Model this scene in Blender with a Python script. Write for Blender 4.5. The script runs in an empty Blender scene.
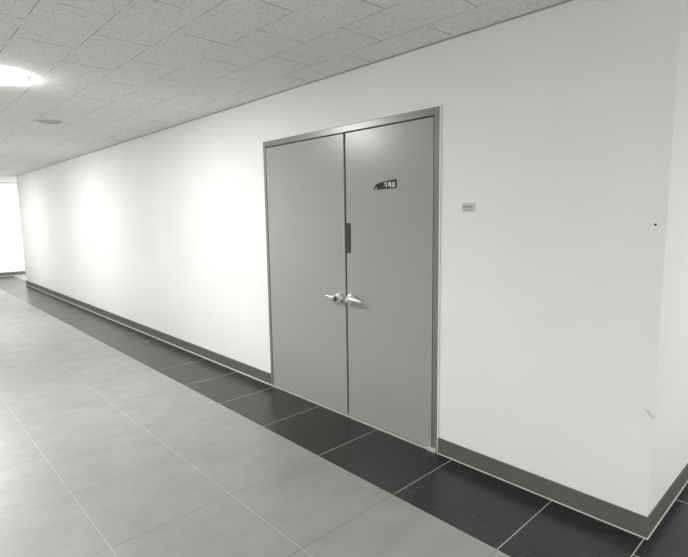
import bpy, bmesh, math
from mathutils import Vector, Matrix

scn = bpy.context.scene
COL = scn.collection

# ------------------------------------------------------------------ camera
F_PX = 498.13
cd = bpy.data.cameras.new('camera')
cd.sensor_width = 36.0
cd.lens = F_PX / 688.0 * 36.0
cd.clip_start = 0.02
cam = bpy.data.objects.new('camera', cd)
COL.objects.link(cam)
yaw, pitch, roll = -0.81827, -0.12761, -0.01529
fwd = Vector((math.sin(yaw) * math.cos(pitch), math.cos(yaw) * math.cos(pitch), math.sin(pitch)))
rt0 = Vector((math.cos(yaw), -math.sin(yaw), 0))
up0 = rt0.cross(fwd)
rt = rt0 * math.cos(roll) + up0 * math.sin(roll)
up = up0 * math.cos(roll) - rt0 * math.sin(roll)
m = Matrix((rt, up, -fwd)).transposed().to_4x4()
m.translation = Vector((0, -2.39166, 1.46161))
cam.matrix_world = m
scn.camera = cam

# ------------------------------------------------------------------ world, exposure, light strengths
w = bpy.data.worlds.new('world')
scn.world = w
w.use_nodes = True
w.node_tree.nodes['Background'].inputs[0].default_value = (0.9, 0.95, 1, 1)
w.node_tree.nodes['Background'].inputs[1].default_value = 0.05
vs = scn.view_settings
scn.display_settings.display_device = 'sRGB'
vs.view_transform = 'Standard'
vs.look = 'None'
vs.gamma = 1.0
vs.use_curve_mapping = False
vs.exposure = 0.25
LAMP = 185.0          # emission of the opal lamps along the corridor
LOBBY_FILL = 450.0     # added lamps in the unseen lobby, put in to brighten the right wall
PASSAGE_FILL = 300.0  # added unseen lamp that brightens the wall round the near corner
END_LAMP = 270.0      # lamp of the passage at the far end

# ------------------------------------------------------------------ dimensions (metres)
H = 2.407
DL, DR, DH = -3.494, -1.738, 2.059      # door frame, outer edges
XC, XE = -0.596, -13.05                  # outside corners of the door wall
XFAR = -15.45                            # wall at the far end
YO = -3.3                                # corridor wall opposite the door wall
XL, YL, XR = -5.5, -8.5, 5.0             # unseen lobby behind the camera, added to hold the fill lamps
BH = 0.101                               # baseboard height
SW = 0.546                               # width of the dark tile border
J0, TS = -1.0202, 0.603                  # tile joints along the wall


# ------------------------------------------------------------------ material helpers
def new_mat(name, color=(0.8, 0.8, 0.8), rough=0.5, metal=0.0, spec=0.5):
    mt = bpy.data.materials.new(name)
    mt.use_nodes = True
    b = mt.node_tree.nodes['Principled BSDF']
    b.inputs['Base Color'].default_value = (*color, 1)
    b.inputs['Roughness'].default_value = rough
    b.inputs['Metallic'].default_value = metal
    b.inputs['Specular IOR Level'].default_value = spec
    return mt, mt.node_tree, b


class G:
    """tiny node-graph writer"""
    def __init__(self, nt):
        self.nt = nt

    def n(self, t, **kw):
        nd = self.nt.nodes.new(t)
        for k, v in kw.items():
            setattr(nd, k, v)
        return nd

    def m(self, op, a, b=None, c=None):
        nd = self.n('ShaderNodeMath', operation=op)
        for i, x in enumerate((a, b, c)):
            if x is None:
                continue
            if isinstance(x, (int, float)):
                nd.inputs[i].default_value = x
            else:
                self.nt.links.new(x, nd.inputs[i])
        return nd.outputs[0]

    def pos(self):
        g = self.n('ShaderNodeNewGeometry')
        s = self.n('ShaderNodeSeparateXYZ')
        self.nt.links.new(g.outputs['Position'], s.inputs[0])
        return g.outputs['Position'], s.outputs[0], s.outputs[1], s.outputs[2]

    def noise(self, vec, scale, detail=2.0, rough=0.5):
        nd = self.n('ShaderNodeTexNoise')
        nd.inputs['Scale'].default_value = scale
        nd.inputs['Detail'].default_value = detail
        nd.inputs['Roughness'].default_value = rough
        self.nt.links.new(vec, nd.inputs['Vector'])
        return nd.outputs[0]

    def scale(self, vec, s):
        nd = self.n('ShaderNodeVectorMath', operation='MULTIPLY')
        self.nt.links.new(vec, nd.inputs[0])
        nd.inputs[1].default_value = s
        return nd.outputs[0]

    def mix(self, fac, a, b):
        nd = self.n('ShaderNodeMix', data_type='RGBA')
        if isinstance(fac, (int, float)):
            nd.inputs[0].default_value = fac
        else:
            self.nt.links.new(fac, nd.inputs[0])
        for i, x in ((6, a), (7, b)):
            if isinstance(x, tuple):
                nd.inputs[i].default_value = (*x, 1)
            else:
                self.nt.links.new(x, nd.inputs[i])
        return nd.outputs[2]

    def remap(self, v, a, b, c=0.0, d=1.0):
        nd = self.n('ShaderNodeMapRange')
        self.nt.links.new(v, nd.inputs[0])
        for i, x in enumerate((a, b, c, d)):
            nd.inputs[i + 1].default_value = x
        return nd.outputs[0]

    def joint(self, v, origin, period, half):
        """1 within half of a line repeated every period"""
        q = self.m('DIVIDE', self.m('SUBTRACT', v, origin), period)
        q = self.m('ABSOLUTE', self.m('SUBTRACT', q, self.m('ROUND', q)))
        return self.m('LESS_THAN', self.m('MULTIPLY', q, period), half)

    def bump(self, b, h, strength, dist):
        nd = self.n('ShaderNodeBump')
        nd.inputs['Strength'].default_value = strength
        nd.inputs['Distance'].default_value = dist
        self.nt.links.new(h, nd.inputs['Height'])
        self.nt.links.new(nd.outputs[0], b.inputs['Normal'])


def paint(name, color, rough, var=0.03, spec=0.3, scuff=None):
    mt, nt, b = new_mat(name, color, rough, 0, spec)
    g = G(nt)
    p, x, y, z = g.pos()
    n1 = g.noise(p, 1.7, 3)
    c2 = tuple(c * (1 - var) for c in color)
    c = g.mix(g.remap(n1, 0.35, 0.65), color, c2)
    if scuff:
        # scrape near the corner: distance to a short slanted stroke in the wall plane
        (ax, az), (bx, bz) = scuff
        dx, dz = bx - ax, bz - az
        px, pz = g.m('SUBTRACT', x, ax), g.m('SUBTRACT', z, az)
        t = g.m('DIVIDE', g.m('ADD', g.m('MULTIPLY', px, dx), g.m('MULTIPLY', pz, dz)), dx * dx + dz * dz)
        t = g.m('MINIMUM', g.m('MAXIMUM', t, 0.0), 1.0)
        ex, ez = g.m('SUBTRACT', px, g.m('MULTIPLY', t, dx)), g.m('SUBTRACT', pz, g.m('MULTIPLY', t, dz))
        d = g.m('SQRT', g.m('ADD', g.m('MULTIPLY', ex, ex), g.m('MULTIPLY', ez, ez)))
        d = g.m('ADD', d, g.m('MULTIPLY', g.m('SUBTRACT', g.noise(p, 90, 2), 0.5), 0.008))
        c = g.mix(g.m('MULTIPLY', g.m('MULTIPLY', g.remap(d, 0.009, 0.0), g.m('LESS_THAN', y, 0.02)), 0.55), c, (0.36, 0.36, 0.34))
    nt.links.new(c, b.inputs['Base Color'])
    g.bump(b, g.noise(p, 120, 2), 0.06, 0.002)
    return mt


M_WALL = paint('white_wall_paint', (0.83, 0.83, 0.815), 0.55, scuff=((-0.624, 0.590), (-0.600, 0.563)))
M_DOOR = paint('grey_door_paint', (0.335, 0.336, 0.320), 0.29, 0.02, 0.5)
M_BASE = paint('grey_rubber_base', (0.125, 0.127, 0.118), 0.5, 0.08)
M_STEEL, _, _ = new_mat('grey_steel_frame', (0.225, 0.225, 0.214), 0.32, 0.3)
M_CHROME, _, _ = new_mat('satin_chrome', (0.74, 0.73, 0.70), 0.27, 0.82)
M_DARK, _, _ = new_mat('dark_gap', (0.03, 0.03, 0.028), 0.6)
M_PLATE, _, _ = new_mat('dark_plate', (0.05, 0.05, 0.047), 0.55, 0.0, 0.25)
M_CAULK, _, _ = new_mat('white_caulk', (0.72, 0.72, 0.70), 0.5)
M_SILL, _, _ = new_mat('threshold_metal', (0.66, 0.66, 0.64), 0.35, 0.3)
M_MOULD, _, _ = new_mat('ceiling_mould', (0.34, 0.34, 0.33), 0.6)
M_SIGN, _, _ = new_mat('navy_sign', (0.032, 0.033, 0.046), 0.6, 0.0, 0.15)
M_INK, _, _ = new_mat('white_lettering', (0.75, 0.75, 0.76), 0.5)
M_LABEL, _, _ = new_mat('grey_plate', (0.62, 0.62, 0.60), 0.4)
M_TEXT, _, _ = new_mat('dark_lettering', (0.11, 0.11, 0.11), 0.5)
M_FAINT, _, _ = new_mat('faint_lettering', (0.34, 0.34, 0.33), 0.5)
M_FIT, _, _ = new_mat('grey_fitting', (0.6, 0.6, 0.58), 0.5)
M_RING, _, _ = new_mat('white_lamp_ring', (0.8, 0.8, 0.8), 0.4)


def lamp_mat(name, strength):
    mt, nt, b = new_mat(name, (0.9, 0.9, 0.9), 0.4)
    b.inputs['Emission Color'].default_value = (1.0, 0.995, 0.975, 1)
    b.inputs['Emission Strength'].default_value = strength
    return mt


# floor: light grey stone tiles
M_FLOOR, nt, b = new_mat('light_floor_tile', rough=0.38, spec=0.4)
g = G(nt)
p, x, y, z = g.pos()
n1 = g.noise(g.scale(p, (1.0, 1.6, 1.0)), 2.2, 4, 0.6)
n2 = g.noise(g.scale(p, (2.4, 1.0, 1.0)), 3.4, 5, 0.68)
n3 = g.noise(p, 160, 2)
c = g.mix(g.remap(n1, 0.3, 0.7), (0.265, 0.264, 0.258), (0.300, 0.299, 0.292))
c = g.mix(g.m('MULTIPLY', g.remap(n2, 0.42, 0.75), 0.55), c, (0.215, 0.213, 0.206))
c = g.mix(g.m('MULTIPLY', g.remap(n3, 0.4, 0.7), 0.16), c, (0.24, 0.24, 0.23))
jl = g.joint(y, -1.1528, 0.6065, 0.0019)
jx = g.joint(x, J0, TS, 0.0018)
c = g.mix(g.m('MULTIPLY', jx, 0.85), c, (0.14, 0.14, 0.135))
c = g.mix(g.m('MULTIPLY', g.m('MULTIPLY', jl, g.remap(g.noise(p, 4, 2), 0.35, 0.6, 0.35, 1.0)), 0.7), c, (0.52, 0.52, 0.50))
nt.links.new(c, b.inputs['Base Color'])
nt.links.new(g.remap(n2, 0.3, 0.7, 0.32, 0.42), b.inputs['Roughness'])

# floor: dark border tiles
M_BORDER, nt, b = new_mat('dark_border_tile', rough=0.2, spec=0.38)
g = G(nt)
p, x, y, z = g.pos()
n1 = g.noise(p, 3.0, 4, 0.6)
n3 = g.noise(p, 14, 4, 0.7)
c = g.mix(g.remap(n1, 0.3, 0.7), (0.019, 0.0188, 0.0183), (0.024, 0.0238, 0.0232))
c = g.mix(g.m('MULTIPLY', g.remap(n3, 0.5, 0.75), 0.2), c, (0.05, 0.0495, 0.047))
left = g.m('LESS_THAN', x, XC - 0.004)
ja = g.m('MULTIPLY', g.joint(x, J0, TS, 0.0024), left)
jb = g.m('MULTIPLY', g.joint(y, 0.443, TS, 0.0024), g.m('SUBTRACT', 1.0, left))
jc = g.m('LESS_THAN', g.m('ABSOLUTE', g.m('SUBTRACT', x, XC - 0.004)), 0.0024)
j = g.m('MAXIMUM', g.m('MAXIMUM', ja, jb), jc)
nt.links.new(g.mix(g.m('MULTIPLY', j, 0.85), c, (0.42, 0.42, 0.40)), b.inputs['Base Color'])
nt.links.new(g.remap(n1, 0.3, 0.7, 0.24, 0.28), b.inputs['Roughness'])

# ceiling: fissured mineral boards 0.30 x 0.60, staggered
M_CEIL, nt, b = new_mat('mineral_ceiling_board', rough=0.9, spec=0.1)
g = G(nt)
p, x, y, z = g.pos()
RW, RL = 0.3035, 0.602
row = g.m('FLOOR', g.m('DIVIDE', g.m('ADD', y, 1.77), RW))
odd = g.m('ABSOLUTE', g.m('SUBTRACT', g.m('MODULO', g.m('ADD', row, 100.0), 2.0), 0.0))
jrow = g.joint(y, -1.77, RW, 0.0021)
xs = g.m('ADD', x, g.m('MULTIPLY', odd, RL / 2))
jcol = g.joint(xs, -2.555, RL, 0.0023)
n1 = g.noise(g.scale(p, (1.0, 1.0, 1.0)), 1.3, 2)
pit = g.noise(p, 92, 3, 0.72)
pit2 = g.noise(g.scale(p, (1.0, 1.7, 1.0)), 150, 2, 0.6)
c = g.mix(g.remap(n1, 0.35, 0.65), (0.90, 0.90, 0.885), (0.87, 0.87, 0.855))
c = g.mix(g.m('MULTIPLY', g.remap(pit, 0.56, 0.67), 0.68), c, (0.30, 0.30, 0.29))
c = g.mix(g.m('MULTIPLY', g.remap(pit2, 0.57, 0.66), 0.3), c, (0.30, 0.30, 0.29))
c = g.mix(g.m('MULTIPLY', g.m('MULTIPLY', jcol, g.remap(g.noise(p, 9, 1), 0.35, 0.5)), 0.85), c, (0.09, 0.09, 0.088))
c = g.mix(g.m('MULTIPLY', g.m('MULTIPLY', jrow, g.remap(g.noise(p, 5, 2), 0.40, 0.56)), 0.75), c, (0.14, 0.14, 0.135))
nt.links.new(c, b.inputs['Base Color'])
g.bump(b, pit, 0.25, 0.003)


# ------------------------------------------------------------------ mesh helpers
def bm_box(bm, x0, x1, y0, y1, z0, z1, mat=0):
    v = [bm.verts.new((x, y, z)) for x in (x0, x1) for y in (y0, y1) for z in (z0, z1)]
    for f in ((0, 1, 3, 2), (4, 6, 7, 5), (0, 4, 5, 1), (2, 3, 7, 6), (0, 2, 6, 4), (1, 5, 7, 3)):
        fc = bm.faces.new([v[i] for i in f])
        fc.material_index = mat


def bm_lathe(bm, prof, mtx, seg=40, cap0=True, cap1=True):
    """profile [(radius, height)] turned about the z axis of mtx"""
    rings = []
    for r, h in prof:
        rings.append([bm.verts.new(mtx @ Vector((r * math.cos(2 * math.pi * i / seg), r * math.sin(2 * math.pi * i / seg), h))) for i in range(seg)])
    for a, c in zip(rings, rings[1:]):
        for i in range(seg):
            k = (i + 1) % seg
            bm.faces.new((a[i], a[k], c[k], c[i]))
    if cap0:
        bm.faces.new(list(reversed(rings[0])))
    if cap1:
        bm.faces.new(rings[-1])


def bm_sweep(bm, pts, sizes, seg=16):
    """elliptical tube through pts; sizes = [(half along local side, half along z-ish)]"""
    rings = []
    for i, q in enumerate(pts):
        a = pts[max(i - 1, 0)]
        c = pts[min(i + 1, len(pts) - 1)]
        d = (Vector(c) - Vector(a)).normalized()
        side = d.cross(Vector((0, 0, 1)))
        if side.length < 1e-4:
            side = Vector((1, 0, 0))
        side.normalize()
        u2 = side.cross(d).normalized()
        s, t = sizes[i]
        rings.append([bm.verts.new(Vector(q) + side * s * math.cos(2 * math.pi * k / seg) + u2 * t * math.sin(2 * math.pi * k / seg)) for k in range(seg)])
    for a, c in zip(rings, rings[1:]):
        for k in range(seg):
            l = (k + 1) % seg
            bm.faces.new((a[k], a[l], c[l], c[k]))
    bm.faces.new(list(reversed(rings[0])))
    bm.faces.new(rings[-1])


def bm_prism(bm, outline, y0, y1):
    """outline in x, z extruded along y"""
    a = [bm.verts.new((px, y0, pz)) for px, pz in outline]
    c = [bm.verts.new((px, y1, pz)) for px, pz in outline]
    n = len(a)
    bm.faces.new(a)
    bm.faces.new(list(reversed(c)))
    for i in range(n):
        k = (i + 1) % n
        bm.faces.new((a[k], a[i], c[i], c[k]))


def obj(name, bm, mats, parent=None, bevel=0.0, smooth=False):
    bmesh.ops.recalc_face_normals(bm, faces=bm.faces)
    me = bpy.data.meshes.new(name)
    bm.to_mesh(me)
    bm.free()
    if not isinstance(mats, (list, tuple)):
        mats = [mats]
    for mt in mats:
        me.materials.append(mt)
    if smooth:
        for f in me.polygons:
            f.use_smooth = True
        me.set_sharp_from_angle(angle=math.radians(40))
    o = bpy.data.objects.new(name, me)
    COL.objects.link(o)
    if parent is not None:
        base = parent
        off = Vector((0, 0, 0))
        while base is not None:
            off += base.location
            base = base.parent
        me.transform(Matrix.Translation(-off))
        o.parent = parent
    if bevel:
        md = o.modifiers.new('bevel', 'BEVEL')
        md.width = bevel
        md.segments = 2
        md.limit_method = 'ANGLE'
    return o


def box(name, mats, *dims, parent=None, bevel=0.0):
    bm = bmesh.new()
    bm_box(bm, *dims)
    return obj(name, bm, mats, parent, bevel)


def struct(o):
    o['kind'] = 'structure'
    return o


def thing(name, loc, label, cat, group=None):
    o = bpy.data.objects.new(name, None)
    o.empty_display_size = 0.05
    o.location = loc
    COL.objects.link(o)
    o['label'] = label
    o['category'] = cat
    if group:
        o['group'] = group
    return o


# ------------------------------------------------------------------ room shell
T = 0.15
bm = bmesh.new()
F0, F1 = -0.08, 0.0
# dark border: along the door wall and round the near corner
for d in ((XFAR, XC, -SW, 0.15), (XC, XC + SW, -SW, 4.2)):
    bm_box(bm, d[0], d[1], d[2], d[3], F0, F1, 1)
bm_box(bm, XFAR - T, XC + SW, YL - T, -SW, F0, F1, 0)
bm_box(bm, XC + SW, XR + T, YL - T, 4.2, F0, F1, 0)
bm_box(bm, XFAR - T, XC, 0.15, 4.2, F0, F1, 0)
bm_box(bm, XFAR - T, XFAR, -SW, 0.15, F0, F1, 0)
struct(obj('floor', bm, [M_FLOOR, M_BORDER]))

struct(box('ceiling', M_CEIL, XFAR - T, XR + T, YL - T, 4.2, H, H + 0.08))

# the door wall: one mesh with the doorway cut out of it
bm = bmesh.new()
A0, A1, AZ = DL + 0.012, DR - 0.012, DH - 0.012
xs_, zs_ = (XE, A0, A1, XC), (0.0, AZ, H)
def quad(*v):
    bm.faces.new([bm.verts.new(q) for q in v])
for yy in (0.0, 0.16):
    for i in range(3):
        for k in range(2):
            if i == 1 and k == 0:
                continue
            quad((xs_[i], yy, zs_[k]), (xs_[i + 1], yy, zs_[k]), (xs_[i + 1], yy, zs_[k + 1]), (xs_[i], yy, zs_[k + 1]))
for xx, z1 in ((XE, H), (A0, AZ), (A1, AZ), (XC, H)):
    quad((xx, 0, 0), (xx, 0.16, 0), (xx, 0.16, z1), (xx, 0, z1))
quad((A0, 0, AZ), (A1, 0, AZ), (A1, 0.16, AZ), (A0, 0.16, AZ))
bmesh.ops.remove_doubles(bm, verts=bm.verts, dist=1e-5)
struct(obj('wall_back', bm, M_WALL))
# wall turning away at the near corner, and its twin at the far corner
struct(box('wall_right', M_WALL, XC - 0.15, XC, 0.16, 4.2, 0, H))
struct(box('wall_left', M_WALL, XE, XE + 0.15, 0.16, 4.2, 0, H))
struct(box('wall_far', M_WALL, XFAR - T, XFAR, YO, 4.2, 0, H))
struct(box('wall_front', M_WALL, XFAR - T, XL, YO - T, YO, 0, H))
struct(box('wall_added_lobby_left', M_WALL, XL - T, XL, YL, YO - T, 0, H))  # lobby walls are unseen, added with the fill lamps they enclose
struct(box('wall_added_lobby', M_WALL, XL - T, XR + T, YL - T, YL, 0, H))
struct(box('wall_side', M_WALL, XR, XR + T, YL, 4.2, 0, H))
struct(box('wall_end', M_WALL, XFAR - T, XR + T, 4.05, 4.2, 0, H))

# baseboards
BT = 0.007
struct(box('baseboard_left', M_BASE, XE - BT, DL, -BT, 0.0, 0.004, BH, bevel=0.0015))
bm = bmesh.new()
bm_box(bm, DR + 0.006, XC + BT, -BT, 0.0, 0.004, BH)
bm_box(bm, XC, XC + BT, 0.0, 4.05, 0.004, BH)
struct(obj('baseboard_right', bm, M_BASE))
struct(box('baseboard_far', M_BASE, XFAR, XFAR + BT, YO, 4.05, 0.004, BH))
struct(box('baseboard_front', M_BASE, XFAR, XL, YO, YO + BT, 0.0, BH))
# white sealant line where the baseboards meet the floor, and dark edge moulding at the ceiling
struct(box('trim_1', M_CAULK, XE - BT, DL - 0.002, -BT - 0.006, -BT + 0.002, 0, 0.007))
bm = bmesh.new()
bm_box(bm, DR + 0.006, XC + BT + 0.0035, -BT - 0.0035, -BT + 0.001, 0, 0.004)
bm_box(bm, XC + BT - 0.001, XC + BT + 0.0035, -BT, 4.05, 0, 0.004)
struct(obj('trim_2', bm, M_CAULK))
struct(box('trim_3', M_CAULK, XFAR + BT, XFAR + BT + 0.006, YO + BT, 4.05, 0, 0.008))
struct(box('trim_4', M_MOULD, XE, XC, -0.008, 0.0, H - 0.006, H))
struct(box('trim_5', M_MOULD, XFAR, XFAR + 0.012, YO, 4.05, H - 0.010, H))

# ------------------------------------------------------------------ the double door
door = thing('door_1', ((DL + DR) / 2, 0, 0), 'grey steel double door with two lever handles in a narrow grey frame', 'door')
door['kind'] = 'structure'
JL, JW, HD = 0.030, 0.038, 0.044
bm = bmesh.new()
FY = -0.006
bm_box(bm, DL, DL + JL, FY, 0.11, 0.0, DH)
bm_box(bm, DR - JW, DR, FY, 0.11, 0.0, DH)
bm_box(bm, DL + JL, DR - JW, FY, 0.11, DH - HD, DH)
# stop the leaves close against
bm_box(bm, DL + JL, DL + JL + 0.014, 0.048, 0.11, 0.0, DH - HD)
bm_box(bm, DR - JW - 0.014, DR - JW, 0.048, 0.11, 0.0, DH - HD)
bm_box(bm, DL + JL + 0.014, DR - JW - 0.014, 0.048, 0.11, DH - HD - 0.014, DH - HD)
fr = obj('door_frame', bm, M_STEEL, door, bevel=0.002)
bm = bmesh.new()
bm_box(bm, DL - 0.003, DL, -0.006, 0.0, 0, DH)
bm_box(bm, DR, DR + 0.010, -0.006, 0.0, 0, DH + 0.004)
obj('frame_sealant', bm, M_CAULK, door)['label'] = 'white sealant along the frame'
obj_sill = box('threshold', M_SILL, DL + 0.004, DR - 0.004, -0.014, 0.05, 0.0, 0.007, parent=door, bevel=0.002)
obj_sill['label'] = 'pale metal threshold'

bm = bmesh.new()
bm_box(bm, DR - JW - 0.030, DR - 0.004, -0.020, -0.004, 0.0, 0.024)
obj('jamb_foot', bm, M_SILL, door, bevel=0.003)['label'] = 'pale foot at the right jamb'

XM = -2.528
LZ0, LZ1 = 0.014, DH - HD - 0.006
LY0, LY1 = -0.003, 0.040
leaf_a = box('door_leaf', M_DOOR, DL + JL + 0.003, XM - 0.009, LY0, LY1, LZ0, LZ1, parent=door, bevel=0.0025)
leaf_b = box('door_leaf', M_DOOR, XM + 0.009, DR - JW - 0.007, LY0, LY1, LZ0, LZ1, parent=door, bevel=0.0025)
# recessed dark meeting strip between the leaves
box('meeting_strip', M_DARK, XM - 0.0088, XM + 0.0088, 0.010, 0.038, LZ0, LZ1, parent=door)['label'] = 'dark gap between the leaves'


def child(name, bm, mt, par, smooth=True, bevel=0.0, label=None):
    o = obj(name, bm, mt, par, bevel, smooth)
    if label:
        o['label'] = label
    return o


# dark guard plate over the meeting edge
bm = bmesh.new()
bm_box(bm, XM + 0.003, XM + 0.050, LY0 - 0.006, LY0 + 0.001, 1.197, 1.403)
child('guard_plate', bm, M_PLATE, leaf_b, False, 0.002, 'dark grey guard plate')
bm = bmesh.new()
bm_box(bm, XM - 0.016, XM - 0.010, LY0 - 0.003, LY0 + 0.001, 1.197, 1.36)
child('strike_edge', bm, M_CHROME, leaf_a, False, 0.001, 'bright metal edge strip')

OUT = Matrix.Rotation(math.radians(90), 4, 'X')      # local z -> world -y


def lever(leaf, cx, cz, sgn, droop):
    mt = Matrix.Translation((cx, LY0, cz)) @ OUT
    bm = bmesh.new()
    bm_lathe(bm, [(0.040, -0.001), (0.041, 0.010), (0.039, 0.017), (0.034, 0.021), (0.032, 0.027), (0.024, 0.031), (0.0135, 0.032)], mt)
    child('handle_rose', bm, M_CHROME, leaf, label='round chrome rose')
    bm = bmesh.new()
    bm_lathe(bm, [(0.0125, 0.026), (0.0125, 0.029), (0.0165, 0.033), (0.0195, 0.038), (0.0195, 0.050), (0.0180, 0.054)], mt, 32)
    pts, sz = [], []
    L = 0.122
    for i in range(15):
        t = i / 14
        pts.append((cx + sgn * (0.002 + L * t), LY0 - 0.042 + 0.006 * t * t, cz - droop * t))
        k = 0.0175 * (1 - 0.45 * t ** 1.7)
        if i == 14:
            k *= 0.5
        sz.append((k * 0.55, k))
    bm_sweep(bm, pts, sz)
    child('lever', bm, M_CHROME, leaf, label='chrome lever handle')
    bm = bmesh.new()
    bm_lathe(bm, [(0.0172, 0.053), (0.0172, 0.0565), (0.0150, 0.0575)], mt, 24)
    child('key_cylinder', bm, M_DARK if sgn < 0 else M_CHROME, leaf, label='dark keyhole cylinder' if sgn < 0 else None)


lever(leaf_a, -2.590, 0.871, -1, -0.006)
lever(leaf_b, -2.468, 0.876, 1, 0.005)

# ------------------------------------------------------------------ room sign on the right leaf
SX, SZ = -2.155, 1.646


def text_mesh(name, body, size, loc, mt, parent, sx=1.0, extr=0.0008, bold=0.0):
    cu = bpy.data.curves.new(name, 'FONT')
    cu.body = body
    cu.size = size
    cu.extrude = extr
    cu.offset = bold
    cu.align_x = 'CENTER'
    cu.align_y = 'CENTER'
    to = bpy.data.objects.new(name, cu)
    COL.objects.link(to)
    dg = bpy.context.evaluated_depsgraph_get()
    me = bpy.data.meshes.new_from_object(to.evaluated_get(dg))
    bpy.data.objects.remove(to)
    me.materials.clear()
    me.materials.append(mt)
    me.transform(Matrix.Translation(loc) @ Matrix.Rotation(math.radians(90), 4, 'X') @ Matrix.Diagonal((sx, 1, 1, 1)))
    me.transform(Matrix.Translation(parent.location).inverted())
    me.name = name
    o = bpy.data.objects.new(name, me)
    COL.objects.link(o)
    o.parent = parent
    return o


SY = LY0 - 0.0045
sign = thing('door_sign', (SX, SY, SZ), 'small dark navy room sign with white characters on the right leaf', 'sign')
out = [(-2.251, 1.620), (-2.246, 1.636), (-2.232, 1.650), (-2.205, 1.6595), (-2.130, 1.6685), (-2.061, 1.676), (-2.061, 1.621), (-2.125, 1.6195), (-2.225, 1.6175)]
bm = bmesh.new()
bm_prism(bm, out, SY, LY0)
obj('sign_panel', bm, M_SIGN, sign, bevel=0.0008)
text_mesh('lettering', '기계실', 0.037, (-2.116, SY - 0.0004, 1.6415), M_INK, sign, 0.98, bold=0.0006)['label'] = 'white characters'
bm = bmesh.new()
bm_prism(bm, [(-2.239, 1.6235), (-2.222, 1.6235), (-2.222, 1.629), (-2.236, 1.629)], SY - 0.0006, SY + 0.0005)
obj('pale_mark', bm, M_INK, sign)['label'] = 'small pale mark'  # small pale prism at the lower left of the sign

# ------------------------------------------------------------------ little plate on the wall right of the door
plate = thing('wall_plate', (-1.5465, 0, 1.490), 'small pale grey plate with dark lettering on the wall right of the door', 'sign')
bm = bmesh.new()
bm_box(bm, -1.585, -1.508, -0.005, 0.0, 1.468, 1.512)
obj('plate_panel', bm, M_LABEL, plate, bevel=0.0015)
text_mesh('lettering', '관계자외', 0.0165, (-1.5485, -0.0054, 1.4925), M_TEXT, plate, 1.0)['label'] = 'dark upper line of characters'
text_mesh('lettering', '출입금지', 0.0105, (-1.5485, -0.0054, 1.4775), M_FAINT, plate, 1.1)['label'] = 'smaller lower line of characters'

# ------------------------------------------------------------------ screw hole in the wall, built as a small dark dot, chip in the corner
screw = bmesh.new()
sm = Matrix.Translation((-0.637, 0, 1.400)) @ OUT
bm_lathe(screw, [(0.0026, -0.001), (0.0052, 0.0004), (0.0048, 0.0015), (0.0025, 0.0024), (0.0014, 0.0019)], sm, 20)
so = obj('wall_screw_hole', screw, M_DARK, smooth=True)
so['label'] = 'tiny dark dot standing in for a screw hole in the white wall near the right corner'
so['category'] = 'screw hole'

# ------------------------------------------------------------------ ceiling lamps
LR, LD = 0.175, 0.028


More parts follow.
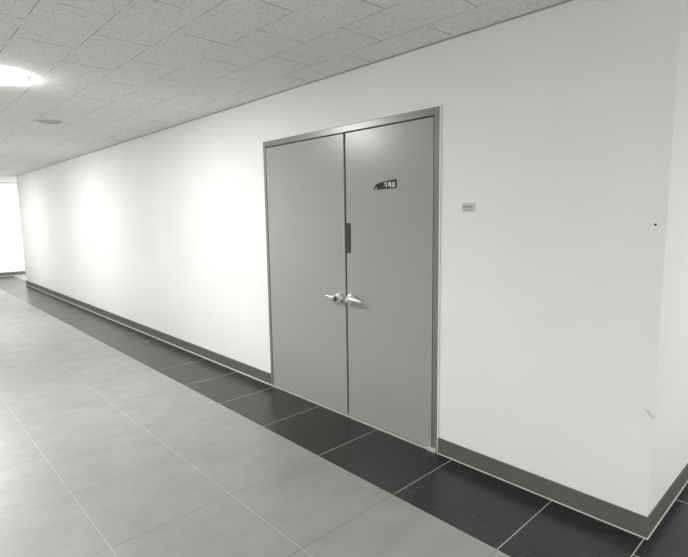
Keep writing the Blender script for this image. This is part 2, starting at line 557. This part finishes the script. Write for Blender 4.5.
def ceiling_lamp(loc, label, mat, proto=None, group='round ceiling lamps'):
    if proto is None:
        t = thing('ceiling_lamp', loc, label, 'ceiling lamp', group)
        mt = Matrix.Translation(loc) @ Matrix.Rotation(math.pi, 4, 'X')
        bm = bmesh.new()
        bm_lathe(bm, [(LR + 0.016, 0.0), (LR + 0.014, 0.004), (LR + 0.006, 0.006), (LR, 0.005)], mt, 48)
        obj('lamp_ring', bm, M_RING, t, smooth=True)
        bm = bmesh.new()
        pr = []
        for i in range(9):
            a = math.pi / 2 * i / 8
            pr.append((max(LR * math.cos(a) ** 0.8, 0.004), 0.005 + (LD - 0.005) * math.sin(a)))
        bm_lathe(bm, pr, mt, 48, cap0=False)
        obj('lamp_diffuser', bm, mat, t, smooth=True)['label'] = 'glowing opal diffuser'
        return t
    t = proto.copy()
    COL.objects.link(t)
    t.location = loc
    t['label'] = label
    for ch in proto.children:
        c = ch.copy()
        COL.objects.link(c)
        c.parent = t
    return t


M_LAMP = lamp_mat('lamp_glow', LAMP)
M_LAMP2 = lamp_mat('lamp_glow_end', END_LAMP)
M_LOBBY_FILL = lamp_mat('fill_glow_lobby', LOBBY_FILL)
M_PASSAGE_FILL = lamp_mat('fill_glow_passage', PASSAGE_FILL)
LYC = -1.70
l0 = ceiling_lamp((-4.07, LYC, H), 'round glowing ceiling lamp at the left edge, nearest to the door', M_LAMP)
ceiling_lamp((-7.90, LYC, H), 'round glowing ceiling lamp farther down the corridor', M_LAMP, l0)
ceiling_lamp((-11.73, LYC, H), 'round glowing ceiling lamp near the far end of the corridor', M_LAMP, l0)
ceiling_lamp((-14.2, 0.6, H), 'round glowing ceiling lamp in the passage at the far end', M_LAMP2)
ceiling_lamp((1.9, 1.6, H), 'added unseen fill lamp in the passage round the near corner', M_PASSAGE_FILL)  # out of view, added to lift the return wall
l1 = ceiling_lamp((1.9, -4.4, H), 'added unseen fill lamp in the lobby behind, toward the side passage', M_LOBBY_FILL)  # this lamp and the next are added to lift the right wall
ceiling_lamp((-1.2, -5.4, H), 'added unseen fill lamp in the lobby behind, facing the double door', M_LOBBY_FILL, l1)

# ------------------------------------------------------------------ small grey grille on the ceiling
VX, VY = -5.60, -1.05
vent = thing('ceiling_vent', (VX, VY, H), 'small grey grille on the ceiling beyond the glowing lamp', 'vent')
mt = Matrix.Translation((VX, VY, H)) @ Matrix.Rotation(math.pi, 4, 'X')
bm = bmesh.new()
bm_lathe(bm, [(0.115, 0.0), (0.115, 0.006), (0.108, 0.010), (0.094, 0.010), (0.090, 0.004), (0.086, 0.002)], mt, 48)
obj('vent_rim', bm, M_FIT, vent, smooth=True)
bm = bmesh.new()
for i in range(-3, 4):
    dx = i * 0.023
    hw = math.sqrt(0.090 ** 2 - dx ** 2)
    bm_box(bm, VX + dx - 0.004, VX + dx + 0.004, VY - hw, VY + hw, H - 0.009, H - 0.001)
obj('vent_slats', bm, M_LABEL, vent)['label'] = 'grey slats'
